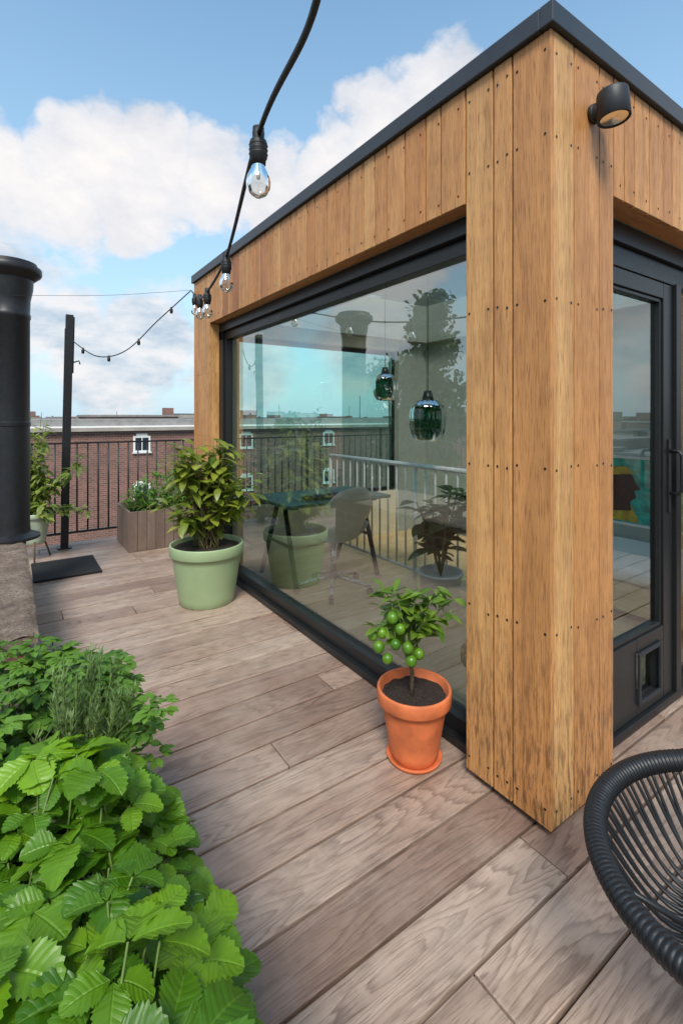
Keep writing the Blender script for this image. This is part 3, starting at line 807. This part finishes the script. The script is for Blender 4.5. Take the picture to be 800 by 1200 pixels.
for a in (.6,2.4,4.0,5.5):
    p=low(a); m.tube([p,C+Vector((.05+math.cos(a)*.17,-.03+math.sin(a)*.17,.004))],.010,'blackm',8)
    m.tube([p,rim(a)-Vector((0,0,.02))],.007,'blackm',8)
m.tube([C+Vector((.05+math.cos(q)*.17,-.03+math.sin(q)*.17,.015)) for q in [2*math.pi*i/48 for i in range(49)]],.009,'blackm',8,caps=False)
m.build('steel_legs',rc)

# ================================================================ SURROUNDINGS
m=MB(); b=len(m.v); S=2500; m.v+=[(-S,-S,-9),(S,-S,-9),(S,S,-9),(-S,S,-9)]; m.face([b,b+1,b+2,b+3],[(0,0)]*4,.5,'ground'); m.build('ground')
def terrace(name,ax,pos,a0,a1,depth,ztop,sgn,ph=1.3,step=6.3,chim=True):
    e=empty(name); m=MB(); w=MB(); tr=MB()
    def bx(mb,u0,u1,d0,d1,z0,z1,k):
        p0,p1=pos+sgn*d0,pos+sgn*d1
        lo,hi=min(p0,p1),max(p0,p1)
        if ax=='y': mb.box(u0,u1,lo,hi,z0,z1,k)
        else: mb.box(lo,hi,u0,u1,z0,z1,k)
    bx(m,a0,a1,0,depth,-9,ztop-.42,'brick')
    bx(tr,a0-.2,a1+.2,-.25,depth+.3,ztop-.418,ztop-.22,'facade1'); bx(tr,a0-.1,a1+.1,-.16,depth+.2,ztop-.218,ztop-.14,'whitep')
    bx(tr,a0,a1,.2,depth-1,ztop-.138,ztop+.22,'roofgrey')
    u=a0+ph; i=0
    while u<a1-1.5:
        for z in (-.0,-2.7,-5.4):
            zz=z+ztop-1.0
            bx(tr,u-.06,u+.86,-.05,.0-.002,zz-.62,zz+.28,'whitep')
            bx(tr,u+.10,u+.70,-.05,.0-.002,zz+.281,zz+.42,'whitep')
            bx(w,u+.05,u+.37,-.07,-.052,zz-.52,zz+.18,'winglass'); bx(w,u+.43,u+.75,-.07,-.052,zz-.52,zz+.18,'winglass')
            bx(tr,u-.12,u+.92,-.12,-.052,zz-.70,zz-.63,'whitep')
        if chim and i%3==1:
            bx(m,u+1.5,u+2.3,2.5,3.6,ztop+.222,ztop+.75,'brick'); bx(tr,u+1.45,u+2.35,2.45,3.65,ztop+.752,ztop+.82,'roofgrey')
        u+=step; i+=1
    m.build('brick_walls',e); w.build('window_panes',e); tr.build('cornice_and_frames',e)
terrace('brick_row_house','y',29,-34,40,10,1.12,1,ph=2.0)
terrace('brick_row_house','x',-24,-40,24,10,1.0,-1,step=4)
terrace('brick_row_house','y',-22,-30,40,10,.9,-1,step=4)
m=MB(); random.seed(99)
for i in range(900):
    a=R(0,6.28); d=R(45,700)**1.0; x,y=d*math.cos(a),d*math.sin(a)
    if (abs(y)<48 and abs(x)<48): continue
    w,l=R(8,22),R(8,22); zt=R(-3.0,1.0) + (R(0,3.5)*(d/300) if R(0,1)<.15 else 0)
    k=random.choice(['brick','facade1','brick','roofgrey'])
    m.box(x-w/2,x+w/2,y-l/2,y+l/2,-9,zt,k); m.box(x-w/2-.2,x+w/2+.2,y-l/2-.2,y+l/2+.2,zt+.01,zt+.25,random.choice(['roofdark','roofgrey']))
    if R(0,1)<.4: m.box(x-1,x+.5,y-1,y+.5,zt+.26,zt+R(1,2),'brick')
    if R(0,1)<.08: m.tube([(x,y,zt),(x,y,zt+R(3,7))],.08,'roofdark',5)
m.build('city_rooftops')

def tree(name,x,y,ztop,rw,seed,conical=False,n=2600,ls=.28):
    random.seed(seed); e=empty(name); m=MB(); H=ztop+9; B=Vector((x,y,-9))
    m.tube([B,B+Vector((.1,.1,H*.35)),B+Vector((0,.2,H*.7)),B+Vector((.05,0,H*.95))],[.32,.24,.12,.03],'bark',10)
    cl=[]
    for i in range(110):
        t=R(.28,1); rr=rw*(1.05-t)*1.9 if conical else rw*math.sqrt(max(.04,1-((t-.62)/.42)**2))
        a=R(0,6.28); q=rr*math.sqrt(R(.1,1)); p=B+Vector((q*math.cos(a),q*math.sin(a),t*H)); cl.append(p)
        m.tube([B+Vector((0,.1,max(.2,t-.12)*H)),p],[.05,.012],'bark',5)
    m.build('trunk_and_limbs',e); m=MB()
    for i in range(n):
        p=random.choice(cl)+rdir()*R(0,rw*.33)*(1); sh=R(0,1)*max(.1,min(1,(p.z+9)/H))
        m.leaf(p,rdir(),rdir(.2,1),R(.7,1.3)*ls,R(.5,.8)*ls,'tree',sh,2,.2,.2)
    m.build('crown',e)
tree('poplar_tree',-11.2,14.6,6.4,2.4,1,True,11000,.30)
tree('plane_tree',-13.5,19.5,4.0,2.6,2,False,8000,.32)
tree('plane_tree',-9,22.5,1.4,2.4,3,False,4000,.3)
tree('plane_tree',-15,-12,2.5,3,5,False,3000,.34)
tree('plane_tree',14,-14,2.8,3,6,False,3000,.34)

# ================================================================ WORLD
SE=math.radians(50)
sun_dir=Vector((-.62,-.785,0)).normalized()*math.cos(SE)+Vector((0,0,math.sin(SE)))
w=D.worlds.new('World'); scene.world=w; w.use_nodes=True; nt=w.node_tree; nt.nodes.clear()
out=node(nt,'ShaderNodeOutputWorld'); bg=node(nt,'ShaderNodeBackground'); bg.inputs[1].default_value=.15; L(nt,bg.outputs[0],out.inputs[0])
sky=node(nt,'ShaderNodeTexSky',sky_type='NISHITA'); sky.sun_disc=False; sky.sun_elevation=SE
sky.sun_rotation=math.atan2(sun_dir.x,sun_dir.y); sky.air_density=1.0; sky.dust_density=1.0; sky.ozone_density=1.2
tc=node(nt,'ShaderNodeTexCoord').outputs['Generated']
nv=node(nt,'ShaderNodeTexNoise'); nv.inputs['Scale'].default_value=7; nv.inputs['Detail'].default_value=7; nv.inputs['Roughness'].default_value=.56
L(nt,mapping(nt,tc,(1,1,1.35)),nv.inputs['Vector'])
sub=node(nt,'ShaderNodeVectorMath',operation='SUBTRACT'); L(nt,nv.outputs['Color'],sub.inputs[0]); sub.inputs[1].default_value=(.5,.5,.5)
scl=node(nt,'ShaderNodeVectorMath',operation='SCALE'); L(nt,sub.outputs[0],scl.inputs[0]); scl.inputs['Scale'].default_value=.20
add=node(nt,'ShaderNodeVectorMath',operation='ADD'); L(nt,tc,add.inputs[0]); L(nt,scl.outputs[0],add.inputs[1])
HEAD=34.5
def sdir(az,el):
    a=math.radians(az+HEAD); e=math.radians(el); return (math.sin(a)*math.cos(e),math.cos(a)*math.cos(e),math.sin(e))
def blobs(lst):
    cur=None
    for az,el,rr in lst:
        dn=node(nt,'ShaderNodeVectorMath',operation='DISTANCE'); L(nt,add.outputs[0],dn.inputs[0]); dn.inputs[1].default_value=sdir(az,el)
        v=math_n(nt,'SUBTRACT',rr,dn.outputs['Value'])
        cur=v if cur is None else math_n(nt,'MAXIMUM',cur,v)
    return cur
high=blobs([(-36,20.5,.09),(-33,22,.08),(-27,25.5,.09),(-21,26.5,.085),(-14.3,24.5,.09),(-31,20,.08),(-23.8,22,.09),(-8,25.0,.08),(-1,26,.09),(5.5,30.5,.085),(12,31,.09),(20,28,.12),(-9,22.5,.06),(-45,22,.12),
    (65,28,.2),(-75,24,.2),(-105,33,.22),(140,28,.3),(-160,32,.3)])
lowb=blobs([(-37,8.0,.10),(-29,9.0,.09),(-21,8.5,.09),(-25,5,.09),(-34,13,.055),(-12,6,.10),(5,9,.12),(-55,8,.14),(-75,9,.14),(-100,12,.15),(-140,8,.22),(70,9,.22),(110,10,.2),(160,8,.22)])
mh=ramp(nt,math_n(nt,'MULTIPLY_ADD',high,8.,.5),[(.42,0.),(.60,.88),(.80,1.)])
ml=ramp(nt,math_n(nt,'MULTIPLY_ADD',lowb,6.,.5),[(.38,0.),(.62,.95)])
sep=node(nt,'ShaderNodeSeparateXYZ'); L(nt,tc,sep.inputs[0]); z=sep.outputs[2]
haze=ramp(nt,z,[(0.0,.9),(.18,.66),(.40,.34),(.80,.0)])
fine=tnoise(nt,mapping(nt,tc,(1,1,1.6)),5,6,.6)
fine2=tnoise(nt,mapping(nt,tc,(1,1,2.2)),9,6,.6)
shade=math_n(nt,'ADD',math_n(nt,'MULTIPLY',fine,.9),math_n(nt,'MULTIPLY',high,1.2))
ccol=ramp(nt,shade,[(.32,(.66,.71,.79)),(.48,(.86,.86,.90)),(.62,(1.,.97,.96))])
lcol=ramp(nt,fine2,[(.36,(.50,.60,.72)),(.50,(.76,.79,.85)),(.62,(.97,.92,.92))])
def times(v,k):
    n=node(nt,'ShaderNodeVectorMath',operation='SCALE'); L(nt,v,n.inputs[0]); n.inputs['Scale'].default_value=k; return n.outputs[0]
CK=6.6
skyc=node(nt,'ShaderNodeVectorMath',operation='MULTIPLY'); L(nt,sky.outputs[0],skyc.inputs[0]); skyc.inputs[1].default_value=(1.38,1.80,1.75)
c=mixc(nt,haze,skyc.outputs[0],(4.1,5.4,6.4))
c=mixc(nt,math_n(nt,'MULTIPLY',ml,.9),c,times(lcol,CK))
c=mixc(nt,mh,c,times(ccol,CK))
c=mixc(nt,math_n(nt,'LESS_THAN',z,-.002),c,(1.6,1.65,1.7))
L(nt,c,bg.inputs[0])

sd=D.lights.new('sun','SUN'); sd.energy=3.5; sd.angle=math.radians(18); sd.color=(1,.94,.85)
so=D.objects.new('sun',sd); scene.collection.objects.link(so); so.rotation_euler=sun_dir.to_track_quat('Z','Y').to_euler(); so.location=(-5,-8,12)

cam=D.cameras.new('camera'); co=D.objects.new('camera',cam); scene.collection.objects.link(co); scene.camera=co
co.location=(0,0,1.5); co.rotation_euler=(math.radians(90),0,math.radians(-34.5))
cam.sensor_fit='HORIZONTAL'; cam.sensor_width=36; cam.lens=25.5; cam.shift_y=-.14; cam.clip_start=.03; cam.clip_end=5000
scene.view_settings.view_transform='Standard'; scene.view_settings.look='None'; scene.view_settings.exposure=0
